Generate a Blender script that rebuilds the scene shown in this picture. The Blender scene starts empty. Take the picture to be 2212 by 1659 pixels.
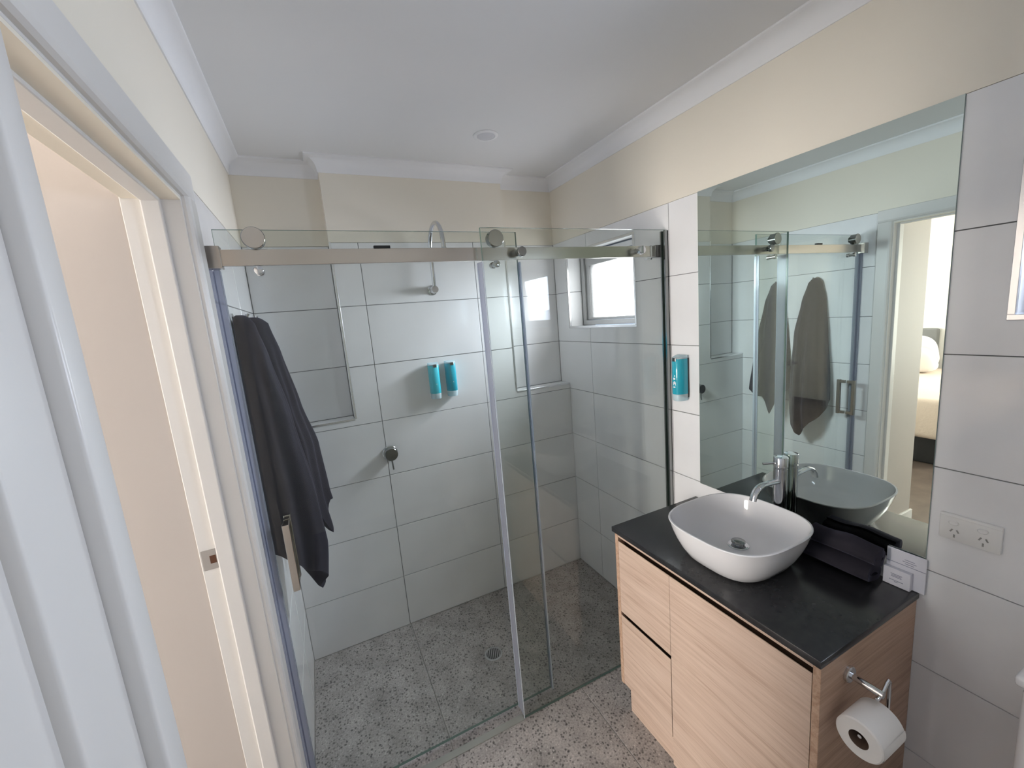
import bpy, bmesh, math, random
from mathutils import Vector, Matrix
random.seed(7)
S = bpy.context.scene
COL = S.collection

# ------------------------------------------------------------------ camera
XL, XR = -0.501, 1.177          # bathroom side walls
ZC = 2.485                      # ceiling height
cam_d = bpy.data.cameras.new('camera')
cam_d.sensor_fit = 'HORIZONTAL'
cam_d.sensor_width = 36.0
cam_d.lens = 892.47 / 2212 * 36.0
cam_d.clip_start = 0.02
cam = bpy.data.objects.new('camera', cam_d)
COL.objects.link(cam)
rx, ry, rz = -0.16303, 0.08457, -0.43267
R = (Matrix.Rotation(rz, 3, 'Z') @ Matrix.Rotation(rx, 3, 'X') @ Matrix.Rotation(ry, 3, 'Y'))
Rc = Matrix((R.col[0], R.col[2], -R.col[1])).transposed()
cam.matrix_world = Matrix.Translation((-0.25778, -2.21928, 1.68778)) @ Rc.to_4x4()
S.camera = cam

# ------------------------------------------------------------------ world, exposure, light
S.view_settings.view_transform = 'Standard'
S.view_settings.look = 'None'
S.view_settings.gamma = 1.0
S.view_settings.use_curve_mapping = False
S.view_settings.exposure = 0.68
S.cycles.use_denoising = True
S.cycles.max_bounces = 14
S.cycles.diffuse_bounces = 6
S.cycles.glossy_bounces = 8
S.cycles.transmission_bounces = 10
S.cycles.transparent_max_bounces = 24
S.cycles.sample_clamp_indirect = 6.0
S.cycles.caustics_reflective = False
S.cycles.caustics_refractive = False
W = bpy.data.worlds.new('sky'); S.world = W
W.use_nodes = True
W.node_tree.nodes['Background'].inputs[0].default_value = (0.55, 0.70, 1.0, 1)
W.node_tree.nodes['Background'].inputs[1].default_value = 1.0

WIN_SHOWER = 5.5      # lit frosted pane of the shower window
WIN_TOILET = 7.0      # lit frosted pane of the second window
BED_LIGHT = 29.0       # glow of the unseen bedroom window that lights the doorway


def area_light(name, loc, target, sx, sy, power, col):
    d = bpy.data.lights.new(name, 'AREA')
    d.shape = 'RECTANGLE'; d.size = sx; d.size_y = sy
    d.energy = power; d.color = col
    o = bpy.data.objects.new(name, d); COL.objects.link(o)
    o.location = loc
    v = Vector(target) - Vector(loc)
    o.rotation_euler = v.to_track_quat('-Z', 'Y').to_euler()
    return o


# sky light falling inwards through the frosted shower window (the frosting scatters it forwards)
sk = area_light('shower_window_daylight', (XR + 0.112, -0.33, 1.79), (XL, -0.42, 1.12), 0.42, 0.30, 8.4, (0.80, 0.87, 1.0))
sk.data.spread = math.radians(98)
sk2 = area_light('second_window_daylight', (XR + 0.112, -2.14, 1.79), (XL, -2.14, 1.55), 0.42, 0.30, 7.6, (0.76, 0.85, 1.0))
sk2.data.spread = math.radians(140)

# ------------------------------------------------------------------ materials
def new_mat(name):
    m = bpy.data.materials.new(name); m.use_nodes = True
    nt = m.node_tree
    for n in list(nt.nodes):
        nt.nodes.remove(n)
    out = nt.nodes.new('ShaderNodeOutputMaterial')
    return m, nt, out


def pbsdf(name, col, rough=0.5, metal=0.0, spec=0.5, coat=0.0, sheen=0.0, sheen_tint=None, trans=0.0, ior=1.45, bump=None, emis=None, colvar=None):
    m, nt, out = new_mat(name)
    b = nt.nodes.new('ShaderNodeBsdfPrincipled')
    b.inputs['Base Color'].default_value = (*col, 1)
    b.inputs['Roughness'].default_value = rough
    b.inputs['Metallic'].default_value = metal
    b.inputs['Specular IOR Level'].default_value = spec
    b.inputs['Coat Weight'].default_value = coat
    b.inputs['Coat Roughness'].default_value = 0.05
    b.inputs['Sheen Weight'].default_value = sheen
    b.inputs['Transmission Weight'].default_value = trans
    b.inputs['IOR'].default_value = ior
    if sheen_tint: b.inputs['Sheen Tint'].default_value = (*sheen_tint, 1)
    nt.links.new(b.outputs[0], out.inputs[0])
    tc = nt.nodes.new('ShaderNodeTexCoord')
    if colvar:
        sc, amt = colvar
        n = nt.nodes.new('ShaderNodeTexNoise'); n.inputs['Scale'].default_value = sc
        n.inputs['Detail'].default_value = 4
        nt.links.new(tc.outputs['Object'], n.inputs['Vector'])
        mr = nt.nodes.new('ShaderNodeMapRange')
        mr.inputs['From Min'].default_value = 0.3; mr.inputs['From Max'].default_value = 0.7
        mr.inputs['To Min'].default_value = 1 - amt; mr.inputs['To Max'].default_value = 1 + amt
        nt.links.new(n.outputs['Fac'], mr.inputs['Value'])
        mx = nt.nodes.new('ShaderNodeMix'); mx.data_type = 'RGBA'; mx.blend_type = 'MULTIPLY'
        mx.inputs['Factor'].default_value = 1
        mx.inputs[6].default_value = (*col, 1)
        nt.links.new(mr.outputs[0], mx.inputs[7])
        nt.links.new(mx.outputs[2], b.inputs['Base Color'])
    if bump:
        sc, st, dist = bump
        n = nt.nodes.new('ShaderNodeTexNoise'); n.inputs['Scale'].default_value = sc
        n.inputs['Detail'].default_value = 3
        nt.links.new(tc.outputs['Object'], n.inputs['Vector'])
        bp = nt.nodes.new('ShaderNodeBump'); bp.inputs['Strength'].default_value = st
        bp.inputs['Distance'].default_value = dist
        nt.links.new(n.outputs['Fac'], bp.inputs['Height'])
        nt.links.new(bp.outputs[0], b.inputs['Normal'])
    return m


PAINT = pbsdf('cream wall paint', (0.80, 0.745, 0.645), 0.6, spec=0.3, bump=(180, 0.05, 0.001))
CEIL = pbsdf('ceiling paint', (0.755, 0.75, 0.745), 0.7, spec=0.2)
CORN = pbsdf('cornice paint', (0.82, 0.815, 0.82), 0.5, spec=0.3)
GLOSSW = pbsdf('trim enamel', (0.68, 0.66, 0.64), 0.32, spec=0.4)
DOORM = pbsdf('door enamel', (0.74, 0.73, 0.71), 0.35, spec=0.4)
TILE = pbsdf('wall tile glaze', (0.79, 0.785, 0.79), 0.09, spec=0.5, colvar=(5, 0.035), bump=(3.0, 0.06, 0.01))
GROUT = pbsdf('grey grout', (0.22, 0.22, 0.22), 0.9)
FGROUT = pbsdf('pale floor grout', (0.62, 0.59, 0.56), 0.9)
CHROME = pbsdf('chrome', (0.66, 0.67, 0.69), 0.06, metal=1)
CHROMED = pbsdf('dark chrome', (0.30, 0.31, 0.31), 0.12, metal=1)
SATIN = pbsdf('satin steel', (0.60, 0.555, 0.51), 0.22, metal=1)
ALU = pbsdf('window aluminium', (0.50, 0.50, 0.50), 0.35, metal=0.7)
TRIMW = pbsdf('silver tile trim', (0.78, 0.78, 0.79), 0.22, metal=0.85)
MIRROR = pbsdf('mirror silver', (0.73, 0.81, 0.75), 0.0, metal=1)
MIREDGE = pbsdf('mirror edge', (0.18, 0.24, 0.22), 0.2)
TOWEL = pbsdf('charcoal terry', (0.024, 0.022, 0.028), 0.95, spec=0.1, sheen=0.22, sheen_tint=(0.5, 0.48, 0.68), colvar=(18, 0.16))
CERAM = pbsdf('white ceramic', (0.80, 0.79, 0.80), 0.07, spec=0.5, coat=0.3)
BLACKP = pbsdf('black plastic', (0.012, 0.013, 0.014), 0.3)
WPLAST = pbsdf('white plastic', (0.80, 0.785, 0.76), 0.3)
SLOT = pbsdf('socket slot', (0.30, 0.29, 0.27), 0.5)
PAPER = pbsdf('tissue paper', (0.82, 0.79, 0.76), 0.95, spec=0.1, bump=(300, 0.2, 0.001))
CARDW = pbsdf('white card', (0.66, 0.66, 0.72), 0.5)
INK = pbsdf('grey ink', (0.28, 0.29, 0.38), 0.6)
WHITEINK = pbsdf('white ink', (0.85, 0.88, 0.88), 0.6)
BROWNH = pbsdf('bare timber in latch hole', (0.10, 0.04, 0.02), 0.8)
BEDC = pbsdf('beige bed cover', (0.68, 0.57, 0.48), 0.9, bump=(40, 0.3, 0.01))
LINEN = pbsdf('white linen', (0.82, 0.80, 0.80), 0.9)
HEADB = pbsdf('grey headboard cloth', (0.22, 0.22, 0.22), 0.9)
DARKB = pbsdf('dark bed base', (0.012, 0.012, 0.013), 0.7)
BROWNF = pbsdf('dark timber floor', (0.10, 0.075, 0.062), 0.35, colvar=(8, 0.25))
BEDW = pbsdf('bedroom wall paint', (0.84, 0.825, 0.80), 0.6, spec=0.3)
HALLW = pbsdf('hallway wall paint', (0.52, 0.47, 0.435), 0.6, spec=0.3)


def stone_mat():
    m, nt, out = new_mat('black speckled stone')
    b = nt.nodes.new('ShaderNodeBsdfPrincipled')
    tc = nt.nodes.new('ShaderNodeTexCoord')
    n = nt.nodes.new('ShaderNodeTexNoise'); n.inputs['Scale'].default_value = 45; n.inputs['Detail'].default_value = 5
    nt.links.new(tc.outputs['Object'], n.inputs['Vector'])
    cr = nt.nodes.new('ShaderNodeValToRGB')
    cr.color_ramp.elements[0].position = 0.35; cr.color_ramp.elements[0].color = (0.017, 0.017, 0.019, 1)
    cr.color_ramp.elements[1].position = 0.78; cr.color_ramp.elements[1].color = (0.027, 0.027, 0.028, 1)
    nt.links.new(n.outputs['Fac'], cr.inputs[0])
    nt.links.new(cr.outputs[0], b.inputs['Base Color'])
    b.inputs['Roughness'].default_value = 0.24
    nt.links.new(b.outputs[0], out.inputs[0])
    return m


def oak_mat(name, c0, c1, c2, axis):
    m, nt, out = new_mat(name)
    b = nt.nodes.new('ShaderNodeBsdfPrincipled')
    tc = nt.nodes.new('ShaderNodeTexCoord')
    mp = nt.nodes.new('ShaderNodeMapping')
    mp.inputs['Scale'].default_value = (1.2, 26, 26) if axis == 'X' else (26, 1.2, 26)
    nt.links.new(tc.outputs['Object'], mp.inputs['Vector'])
    n = nt.nodes.new('ShaderNodeTexNoise'); n.inputs['Scale'].default_value = 2.6; n.inputs['Detail'].default_value = 8
    n.inputs['Roughness'].default_value = 0.62; n.inputs['Distortion'].default_value = 0.7
    nt.links.new(mp.outputs[0], n.inputs['Vector'])
    mp2 = nt.nodes.new('ShaderNodeMapping')
    mp2.inputs['Scale'].default_value = (2, 180, 180) if axis == 'X' else (180, 2, 180)
    nt.links.new(tc.outputs['Object'], mp2.inputs['Vector'])
    n2 = nt.nodes.new('ShaderNodeTexNoise'); n2.inputs['Scale'].default_value = 2.0; n2.inputs['Detail'].default_value = 4
    nt.links.new(mp2.outputs[0], n2.inputs['Vector'])
    ad = nt.nodes.new('ShaderNodeMath'); ad.operation = 'MULTIPLY_ADD'
    ad.inputs[1].default_value = 0.35
    nt.links.new(n2.outputs['Fac'], ad.inputs[0]); nt.links.new(n.outputs['Fac'], ad.inputs[2])
    cr = nt.nodes.new('ShaderNodeValToRGB')
    cr.color_ramp.elements[0].position = 0.46; cr.color_ramp.elements[0].color = (*c0, 1)
    cr.color_ramp.elements[1].position = 0.88; cr.color_ramp.elements[1].color = (*c2, 1)
    e = cr.color_ramp.elements.new(0.66); e.color = (*c1, 1)
    nt.links.new(ad.outputs[0], cr.inputs[0])
    nt.links.new(cr.outputs[0], b.inputs['Base Color'])
    b.inputs['Roughness'].default_value = 0.42
    b.inputs['Specular IOR Level'].default_value = 0.35
    bp = nt.nodes.new('ShaderNodeBump'); bp.inputs['Strength'].default_value = 0.08; bp.inputs['Distance'].default_value = 0.001
    nt.links.new(n2.outputs['Fac'], bp.inputs['Height']); nt.links.new(bp.outputs[0], b.inputs['Normal'])
    nt.links.new(b.outputs[0], out.inputs[0])
    return m


def floor_mat():
    m, nt, out = new_mat('speckled grey floor tile')
    b = nt.nodes.new('ShaderNodeBsdfPrincipled')
    tc = nt.nodes.new('ShaderNodeTexCoord')

    def vor(scale, lo, hi, rnd=1.0):
        v = nt.nodes.new('ShaderNodeTexVoronoi'); v.inputs['Scale'].default_value = scale
        v.inputs['Randomness'].default_value = rnd
        nt.links.new(tc.outputs['Object'], v.inputs['Vector'])
        mr = nt.nodes.new('ShaderNodeMapRange')
        mr.inputs['From Min'].default_value = lo; mr.inputs['From Max'].default_value = hi
        nt.links.new(v.outputs['Distance'], mr.inputs['Value'])
        # only some cells carry a chip
        sep = nt.nodes.new('ShaderNodeSeparateColor'); nt.links.new(v.outputs['Color'], sep.inputs[0])
        return mr.outputs[0], sep.outputs[0]

    n = nt.nodes.new('ShaderNodeTexNoise'); n.inputs['Scale'].default_value = 9; n.inputs['Detail'].default_value = 7
    nt.links.new(tc.outputs['Object'], n.inputs['Vector'])
    cr = nt.nodes.new('ShaderNodeValToRGB')
    cr.color_ramp.elements[0].position = 0.3; cr.color_ramp.elements[0].color = (0.285, 0.262, 0.25, 1)
    cr.color_ramp.elements[1].position = 0.72; cr.color_ramp.elements[1].color = (0.47, 0.435, 0.415, 1)
    nt.links.new(n.outputs['Fac'], cr.inputs[0])
    nf = nt.nodes.new('ShaderNodeTexNoise'); nf.inputs['Scale'].default_value = 130; nf.inputs['Detail'].default_value = 4
    nt.links.new(tc.outputs['Object'], nf.inputs['Vector'])
    mrn = nt.nodes.new('ShaderNodeMapRange'); mrn.inputs['From Min'].default_value = 0.3; mrn.inputs['From Max'].default_value = 0.7
    mrn.inputs['To Min'].default_value = 0.72; mrn.inputs['To Max'].default_value = 1.25
    nt.links.new(nf.outputs['Fac'], mrn.inputs['Value'])
    mu = nt.nodes.new('ShaderNodeMix'); mu.data_type = 'RGBA'; mu.blend_type = 'MULTIPLY'; mu.inputs['Factor'].default_value = 1
    nt.links.new(cr.outputs[0], mu.inputs[6]); nt.links.new(mrn.outputs[0], mu.inputs[7])
    last = mu.outputs[2]
    for scale, lo, hi, th, gt, colr in ((105, 0.20, 0.42, 0.55, True, (0.09, 0.083, 0.08)), (66, 0.18, 0.38, 0.42, True, (0.045, 0.042, 0.042)), (40, 0.12, 0.30, 0.72, True, (0.04, 0.037, 0.037)), (70, 0.10, 0.28, 0.22, False, (0.62, 0.58, 0.56))):
        d, c = vor(scale, lo, hi)
        lt = nt.nodes.new('ShaderNodeMath'); lt.operation = 'GREATER_THAN' if gt else 'LESS_THAN'
        lt.inputs[1].default_value = th
        nt.links.new(c, lt.inputs[0])
        inv = nt.nodes.new('ShaderNodeMath'); inv.operation = 'SUBTRACT'; inv.inputs[0].default_value = 1
        nt.links.new(d, inv.inputs[1])
        mm = nt.nodes.new('ShaderNodeMath'); mm.operation = 'MULTIPLY'
        nt.links.new(inv.outputs[0], mm.inputs[0]); nt.links.new(lt.outputs[0], mm.inputs[1])
        m2 = nt.nodes.new('ShaderNodeMath'); m2.operation = 'MULTIPLY'; m2.inputs[1].default_value = 0.8
        nt.links.new(mm.outputs[0], m2.inputs[0])
        mx = nt.nodes.new('ShaderNodeMix'); mx.data_type = 'RGBA'
        nt.links.new(m2.outputs[0], mx.inputs['Factor'])
        nt.links.new(last, mx.inputs[6]); mx.inputs[7].default_value = (*colr, 1)
        last = mx.outputs[2]
    nt.links.new(last, b.inputs['Base Color'])
    b.inputs['Roughness'].default_value = 0.38
    nt.links.new(b.outputs[0], out.inputs[0])
    return m


def glass_mat(name, tint, ior=1.45, rough=0.0):
    m, nt, out = new_mat(name)
    tr = nt.nodes.new('ShaderNodeBsdfTransparent'); tr.inputs[0].default_value = (*tint, 1)
    gl = nt.nodes.new('ShaderNodeBsdfGlossy'); gl.inputs['Roughness'].default_value = rough
    fr = nt.nodes.new('ShaderNodeFresnel'); fr.inputs['IOR'].default_value = ior
    mx = nt.nodes.new('ShaderNodeMixShader')
    # the thin pane reflects alike from both faces
    ge = nt.nodes.new('ShaderNodeNewGeometry')
    mr = nt.nodes.new('ShaderNodeMapRange')
    mr.inputs['To Min'].default_value = ior; mr.inputs['To Max'].default_value = 1 / ior
    nt.links.new(ge.outputs['Backfacing'], mr.inputs['Value']); nt.links.new(mr.outputs[0], fr.inputs['IOR'])
    nt.links.new(fr.outputs[0], mx.inputs[0]); nt.links.new(tr.outputs[0], mx.inputs[1]); nt.links.new(gl.outputs[0], mx.inputs[2])
    nt.links.new(mx.outputs[0], out.inputs[0])
    return m


def seal_mat(name, col, alpha):
    m, nt, out = new_mat(name)
    tr = nt.nodes.new('ShaderNodeBsdfTransparent'); tr.inputs[0].default_value = (*col, 1)
    b = nt.nodes.new('ShaderNodeBsdfPrincipled'); b.inputs['Base Color'].default_value = (*col, 1)
    b.inputs['Roughness'].default_value = 0.15
    mx = nt.nodes.new('ShaderNodeMixShader'); mx.inputs[0].default_value = alpha
    nt.links.new(tr.outputs[0], mx.inputs[1]); nt.links.new(b.outputs[0], mx.inputs[2])
    nt.links.new(mx.outputs[0], out.inputs[0])
    return m


def pane_mat(name, col, strength, grain=True):
    """frosted window pane, lit from outside"""
    m, nt, out = new_mat(name)
    e = nt.nodes.new('ShaderNodeEmission'); e.inputs[1].default_value = strength
    e.inputs[0].default_value = (*col, 1)
    if grain:
        tc = nt.nodes.new('ShaderNodeTexCoord')
        v = nt.nodes.new('ShaderNodeTexVoronoi'); v.inputs['Scale'].default_value = 260
        nt.links.new(tc.outputs['Object'], v.inputs['Vector'])
        mr = nt.nodes.new('ShaderNodeMapRange'); mr.inputs['From Max'].default_value = 0.7
        mr.inputs['To Min'].default_value = 0.65; mr.inputs['To Max'].default_value = 1.15
        nt.links.new(v.outputs['Distance'], mr.inputs['Value'])
        mu = nt.nodes.new('ShaderNodeMath'); mu.operation = 'MULTIPLY'; mu.inputs[1].default_value = strength
        nt.links.new(mr.outputs[0], mu.inputs[0])
        # glow painted dimmer towards one side and the top of the pane
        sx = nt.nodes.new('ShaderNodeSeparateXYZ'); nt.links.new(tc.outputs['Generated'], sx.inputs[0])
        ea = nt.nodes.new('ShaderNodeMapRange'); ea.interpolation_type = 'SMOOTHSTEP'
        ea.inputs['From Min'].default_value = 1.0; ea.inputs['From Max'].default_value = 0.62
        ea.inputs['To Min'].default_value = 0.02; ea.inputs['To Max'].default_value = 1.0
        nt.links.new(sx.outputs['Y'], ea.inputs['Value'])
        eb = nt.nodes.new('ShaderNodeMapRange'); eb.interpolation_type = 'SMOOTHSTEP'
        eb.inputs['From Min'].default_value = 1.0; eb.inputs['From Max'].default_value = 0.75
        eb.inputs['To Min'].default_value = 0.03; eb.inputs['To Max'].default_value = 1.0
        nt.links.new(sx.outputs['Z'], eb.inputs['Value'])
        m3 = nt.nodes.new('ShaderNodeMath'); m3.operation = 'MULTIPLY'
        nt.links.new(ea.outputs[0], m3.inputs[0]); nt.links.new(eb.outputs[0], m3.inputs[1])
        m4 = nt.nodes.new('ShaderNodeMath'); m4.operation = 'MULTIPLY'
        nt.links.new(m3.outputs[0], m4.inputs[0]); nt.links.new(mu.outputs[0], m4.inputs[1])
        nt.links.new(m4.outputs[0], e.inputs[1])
    nt.links.new(e.outputs[0], out.inputs[0])
    return m


STONE = stone_mat()
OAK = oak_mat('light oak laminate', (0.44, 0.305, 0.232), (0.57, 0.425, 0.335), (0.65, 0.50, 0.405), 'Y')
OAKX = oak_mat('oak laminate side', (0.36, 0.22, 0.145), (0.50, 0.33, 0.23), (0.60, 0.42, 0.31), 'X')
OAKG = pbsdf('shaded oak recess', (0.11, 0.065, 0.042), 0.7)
FLOORM = floor_mat()
GLASS = glass_mat('clear shower glass', (0.918, 0.936, 0.918), 1.42)
GEDGE = seal_mat('glass edge', (0.20, 0.29, 0.25), 0.6)
SEAL = seal_mat('clear seal strip', (0.62, 0.64, 0.72), 0.38)
SEALE = seal_mat('seal rib', (0.82, 0.87, 0.95), 0.6)
WBAR = seal_mat('clear water bar', (0.66, 0.68, 0.64), 0.45)
TEAL = pbsdf('teal soap liquid', (0.05, 0.55, 0.67), 0.18, spec=0.5, coat=0.5)
TEALD = pbsdf('dark teal soap liquid', (0.02, 0.38, 0.50), 0.18, spec=0.5, coat=0.5)
CPLAST = seal_mat('clear plastic', (0.74, 0.88, 0.92), 0.55)
PANE1 = pane_mat('frosted shower pane', (0.93, 0.945, 1.0), WIN_SHOWER)
PANE2 = pane_mat('frosted second pane', (0.70, 0.81, 1.0), WIN_TOILET)
PANEC = pane_mat('added bedroom window light', (1.0, 0.96, 0.91), 9.0, False)  # glow of the window added to brighten the bedroom
PANEB = pane_mat('unseen bedroom window light', (1.0, 0.95, 0.89), BED_LIGHT, False)


# ------------------------------------------------------------------ mesh helpers
def link(name, bm, mats, parent=None, smooth=False, kind=None):
    me = bpy.data.meshes.new(name)
    bm.normal_update()
    bm.to_mesh(me); bm.free()
    if not isinstance(mats, (list, tuple)): mats = [mats]
    for m in mats: me.materials.append(m)
    if smooth:
        for p in me.polygons: p.use_smooth = True
        try:
            me.set_sharp_from_angle(angle=math.radians(38))
        except Exception:
            pass
    o = bpy.data.objects.new(name, me); COL.objects.link(o)
    if parent is not None: o.parent = parent
    if kind: o['kind'] = kind
    return o


def thing(name, label, cat, group=None, loc=(0, 0, 0)):
    o = bpy.data.objects.new(name, None); COL.objects.link(o)
    o.empty_display_size = 0.05
    o.location = loc
    o['label'] = label; o['category'] = cat
    if group: o['group'] = group
    return o


def tag(o, label, cat, group=None):
    o['label'] = label; o['category'] = cat
    if group: o['group'] = group
    return o


def box(bm, a, b, mat=0, bev=0.0, seg=2):
    x0, x1 = sorted((a[0], b[0])); y0, y1 = sorted((a[1], b[1])); z0, z1 = sorted((a[2], b[2]))
    vs = [bm.verts.new(p) for p in ((x0, y0, z0), (x1, y0, z0), (x1, y1, z0), (x0, y1, z0), (x0, y0, z1), (x1, y0, z1), (x1, y1, z1), (x0, y1, z1))]
    fs = []
    for f in ((3, 2, 1, 0), (4, 5, 6, 7), (0, 1, 5, 4), (1, 2, 6, 5), (2, 3, 7, 6), (3, 0, 4, 7)):
        fc = bm.faces.new([vs[i] for i in f]); fc.material_index = mat; fs.append(fc)
    if bev > 0:
        es = list({e for f in fs for e in f.edges})
        bmesh.ops.bevel(bm, geom=es, offset=bev, segments=seg, profile=0.5, affect='EDGES', clamp_overlap=True)
    return fs


def basis(d):
    d = Vector(d).normalized()
    u = d.cross(Vector((0, 0, 1)))
    if u.length < 1e-4: u = d.cross(Vector((0, 1, 0)))
    u.normalize(); v = d.cross(u).normalized()
    return d, u, v


def cyl(bm, p0, p1, r0, r1=None, n=28, mat=0, cap0=True, cap1=True):
    r1 = r0 if r1 is None else r1
    p0, p1 = Vector(p0), Vector(p1)
    d, u, v = basis(p1 - p0)
    A = [bm.verts.new(p0 + r0 * (math.cos(2 * math.pi * i / n) * u + math.sin(2 * math.pi * i / n) * v)) for i in range(n)]
    B = [bm.verts.new(p1 + r1 * (math.cos(2 * math.pi * i / n) * u + math.sin(2 * math.pi * i / n) * v)) for i in range(n)]
    for i in range(n):
        bm.faces.new((A[i], A[(i + 1) % n], B[(i + 1) % n], B[i])).material_index = mat
    if cap0: bm.faces.new(A[::-1]).material_index = mat
    if cap1: bm.faces.new(B).material_index = mat


def lathe(bm, p0, axis, prof, n=32, mat=0):
    """prof: list of (distance along axis, radius); closed at both ends"""
    p0 = Vector(p0); d, u, v = basis(axis)
    rings = []
    for t, r in prof:
        rings.append([bm.verts.new(p0 + d * t + r * (math.cos(2 * math.pi * i / n) * u + math.sin(2 * math.pi * i / n) * v)) for i in range(n)])
    for a, b in zip(rings, rings[1:]):
        for i in range(n):
            bm.faces.new((a[i], a[(i + 1) % n], b[(i + 1) % n], b[i])).material_index = mat
    bm.faces.new(rings[0][::-1]).material_index = mat
    bm.faces.new(rings[-1]).material_index = mat


def tube(bm, pts, r, n=16, mat=0, flat=None):
    """sweep a circle (or an ellipse, flat=(ru, rv, up)) along pts"""
    pts = [Vector(p) for p in pts]
    rings = []
    prev_u = None
    for i, p in enumerate(pts):
        if i == 0: t = pts[1] - p
        elif i == len(pts) - 1: t = p - pts[i - 1]
        else: t = (pts[i + 1] - p).normalized() + (p - pts[i - 1]).normalized()
        t.normalize()
        if flat:
            up = Vector(flat[2]); u = t.cross(up).normalized(); v = u.cross(t).normalized()
            ru, rv = flat[0], flat[1]
        else:
            if prev_u is None: _, u, v = basis(t)
            else:
                u = (prev_u - t * prev_u.dot(t)).normalized(); v = t.cross(u).normalized()
            ru = rv = r
        prev_u = u
        rings.append([bm.verts.new(p + ru * math.cos(2 * math.pi * k / n) * u + rv * math.sin(2 * math.pi * k / n) * v) for k in range(n)])
    for a, b in zip(rings, rings[1:]):
        for i in range(n):
            bm.faces.new((a[i], a[(i + 1) % n], b[(i + 1) % n], b[i])).material_index = mat
    bm.faces.new(rings[0][::-1]).material_index = mat
    bm.faces.new(rings[-1]).material_index = mat
    bmesh.ops.recalc_face_normals(bm, faces=bm.faces[:])


def sweep_profile(bm, path, prof, mat=0):
    """prof: closed list of (offset, z); path: list of (x, y, nx, ny) with the offset direction already mitred"""
    rings = []
    for x, y, nx, ny in path:
        rings.append([bm.verts.new((x + nx * o, y + ny * o, z)) for o, z in prof])
    k = len(prof)
    for a, b in zip(rings, rings[1:]):
        for i in range(k):
            bm.faces.new((a[i], a[(i + 1) % k], b[(i + 1) % k], b[i])).material_index = mat
    bm.faces.new(rings[0]); bm.faces.new(rings[-1][::-1])
    bmesh.ops.recalc_face_normals(bm, faces=bm.faces[:])


def B():
    return bmesh.new()


def cut_cells(u0, u1, v0, v1, holes):
    """rectangle minus holes -> list of rectangles"""
    us = sorted({u0, u1, *[min(max(h[i], u0), u1) for h in holes for i in (0, 1)]})
    vs = sorted({v0, v1, *[min(max(h[i], v0), v1) for h in holes for i in (2, 3)]})
    out = []
    for a, b in zip(us, us[1:]):
        for c, d in zip(vs, vs[1:]):
            if b - a < 1e-5 or d - c < 1e-5: continue
            mu, mv = (a + b) / 2, (c + d) / 2
            if any(h[0] < mu < h[1] and h[2] < mv < h[3] for h in holes): continue
            out.append((a, b, c, d))
    return out


GAP = 0.0015     # half a joint


def tiles(parent, plane, pos, sgn, ulist, vlist, holes=(), thick=0.006, mat=None, gap=GAP):
    """tiles of a grid, each an object named tile. plane 'x','y','z' normal axis; sgn: outward direction of the face"""
    cache = {}
    for u0, u1 in zip(ulist, ulist[1:]):
        for v0, v1 in zip(vlist, vlist[1:]):
            cells = cut_cells(u0 + gap, u1 - gap, v0 + gap, v1 - gap, holes)
            if not cells: continue
            full = len(cells) == 1
            if full:
                a, b, c, d = cells[0]
                key = (round(b - a, 4), round(d - c, 4))
                orig = (a, c)
            else:
                key = None; orig = (cells[0][0], cells[0][2])
            if key is not None and key in cache:
                me = cache[key]
            else:
                bm = B()
                for a, b, c, d in cells:
                    a, b, c, d = a - orig[0], b - orig[0], c - orig[1], d - orig[1]
                    ch = 0.0012 if full else 0.0
                    lo = [(a, c), (b, c), (b, d), (a, d)]
                    hi = [(a + ch, c + ch), (b - ch, c + ch), (b - ch, d - ch), (a + ch, d - ch)]

                    def P(uv, h):
                        w = sgn * (h - thick)
                        if plane == 'x': return (w, uv[0], uv[1])
                        if plane == 'y': return (uv[0], w, uv[1])
                        return (uv[0], uv[1], w)
                    L0 = [bm.verts.new(P(p, 0)) for p in lo]
                    L1 = [bm.verts.new(P(p, thick - ch)) for p in lo]
                    L2 = [bm.verts.new(P(p, thick)) for p in hi]
                    for A_, B_ in ((L0, L1), (L1, L2)):
                        for i in range(4):
                            try: bm.faces.new((A_[i], A_[(i + 1) % 4], B_[(i + 1) % 4], B_[i]))
                            except ValueError: pass
                    bm.faces.new(L2)
                bmesh.ops.remove_doubles(bm, verts=bm.verts[:], dist=1e-6)
                bmesh.ops.recalc_face_normals(bm, faces=bm.faces[:])
                me = bpy.data.meshes.new('tile'); bm.to_mesh(me); bm.free()
                me.materials.append(mat or TILE)
                if key is not None: cache[key] = me
            o = bpy.data.objects.new('tile', me); COL.objects.link(o)
            o.parent = parent
            o.location = (pos, orig[0], orig[1]) if plane == 'x' else ((orig[0], pos, orig[1]) if plane == 'y' else (orig[0], orig[1], pos))


ROWS = [0.0, 0.3, 0.6, 0.9, 1.2, 1.5, 1.8, 2.105]
TT = 0.006                       # tile thickness
YF = -3.05                       # wall behind the camera
REC = 0.10                       # depth of the recesses beside the pier
LEDGE = 1.236
PX0, PX1 = -0.130, 0.798         # pier between the recesses

# ------------------------------------------------------------------ floor
bm = B(); box(bm, (XL - 0.25, YF - 0.1, -0.12), (XR + 0.25, REC + 0.2, -0.004))
floor = link('floor', bm, FGROUT, kind='structure')
tiles(floor, 'z', 0.0, 1, [XL, 0.005, 0.603, XR], [YF, -2.62, -2.02, -1.42, -0.8155], thick=0.004, mat=FLOORM)
tiles(floor, 'z', 0.0, 1, [XL, 0.005, 0.603, XR], [-0.8155, -0.215, 0.0], thick=0.0015, mat=FLOORM, gap=0.0007)

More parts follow.
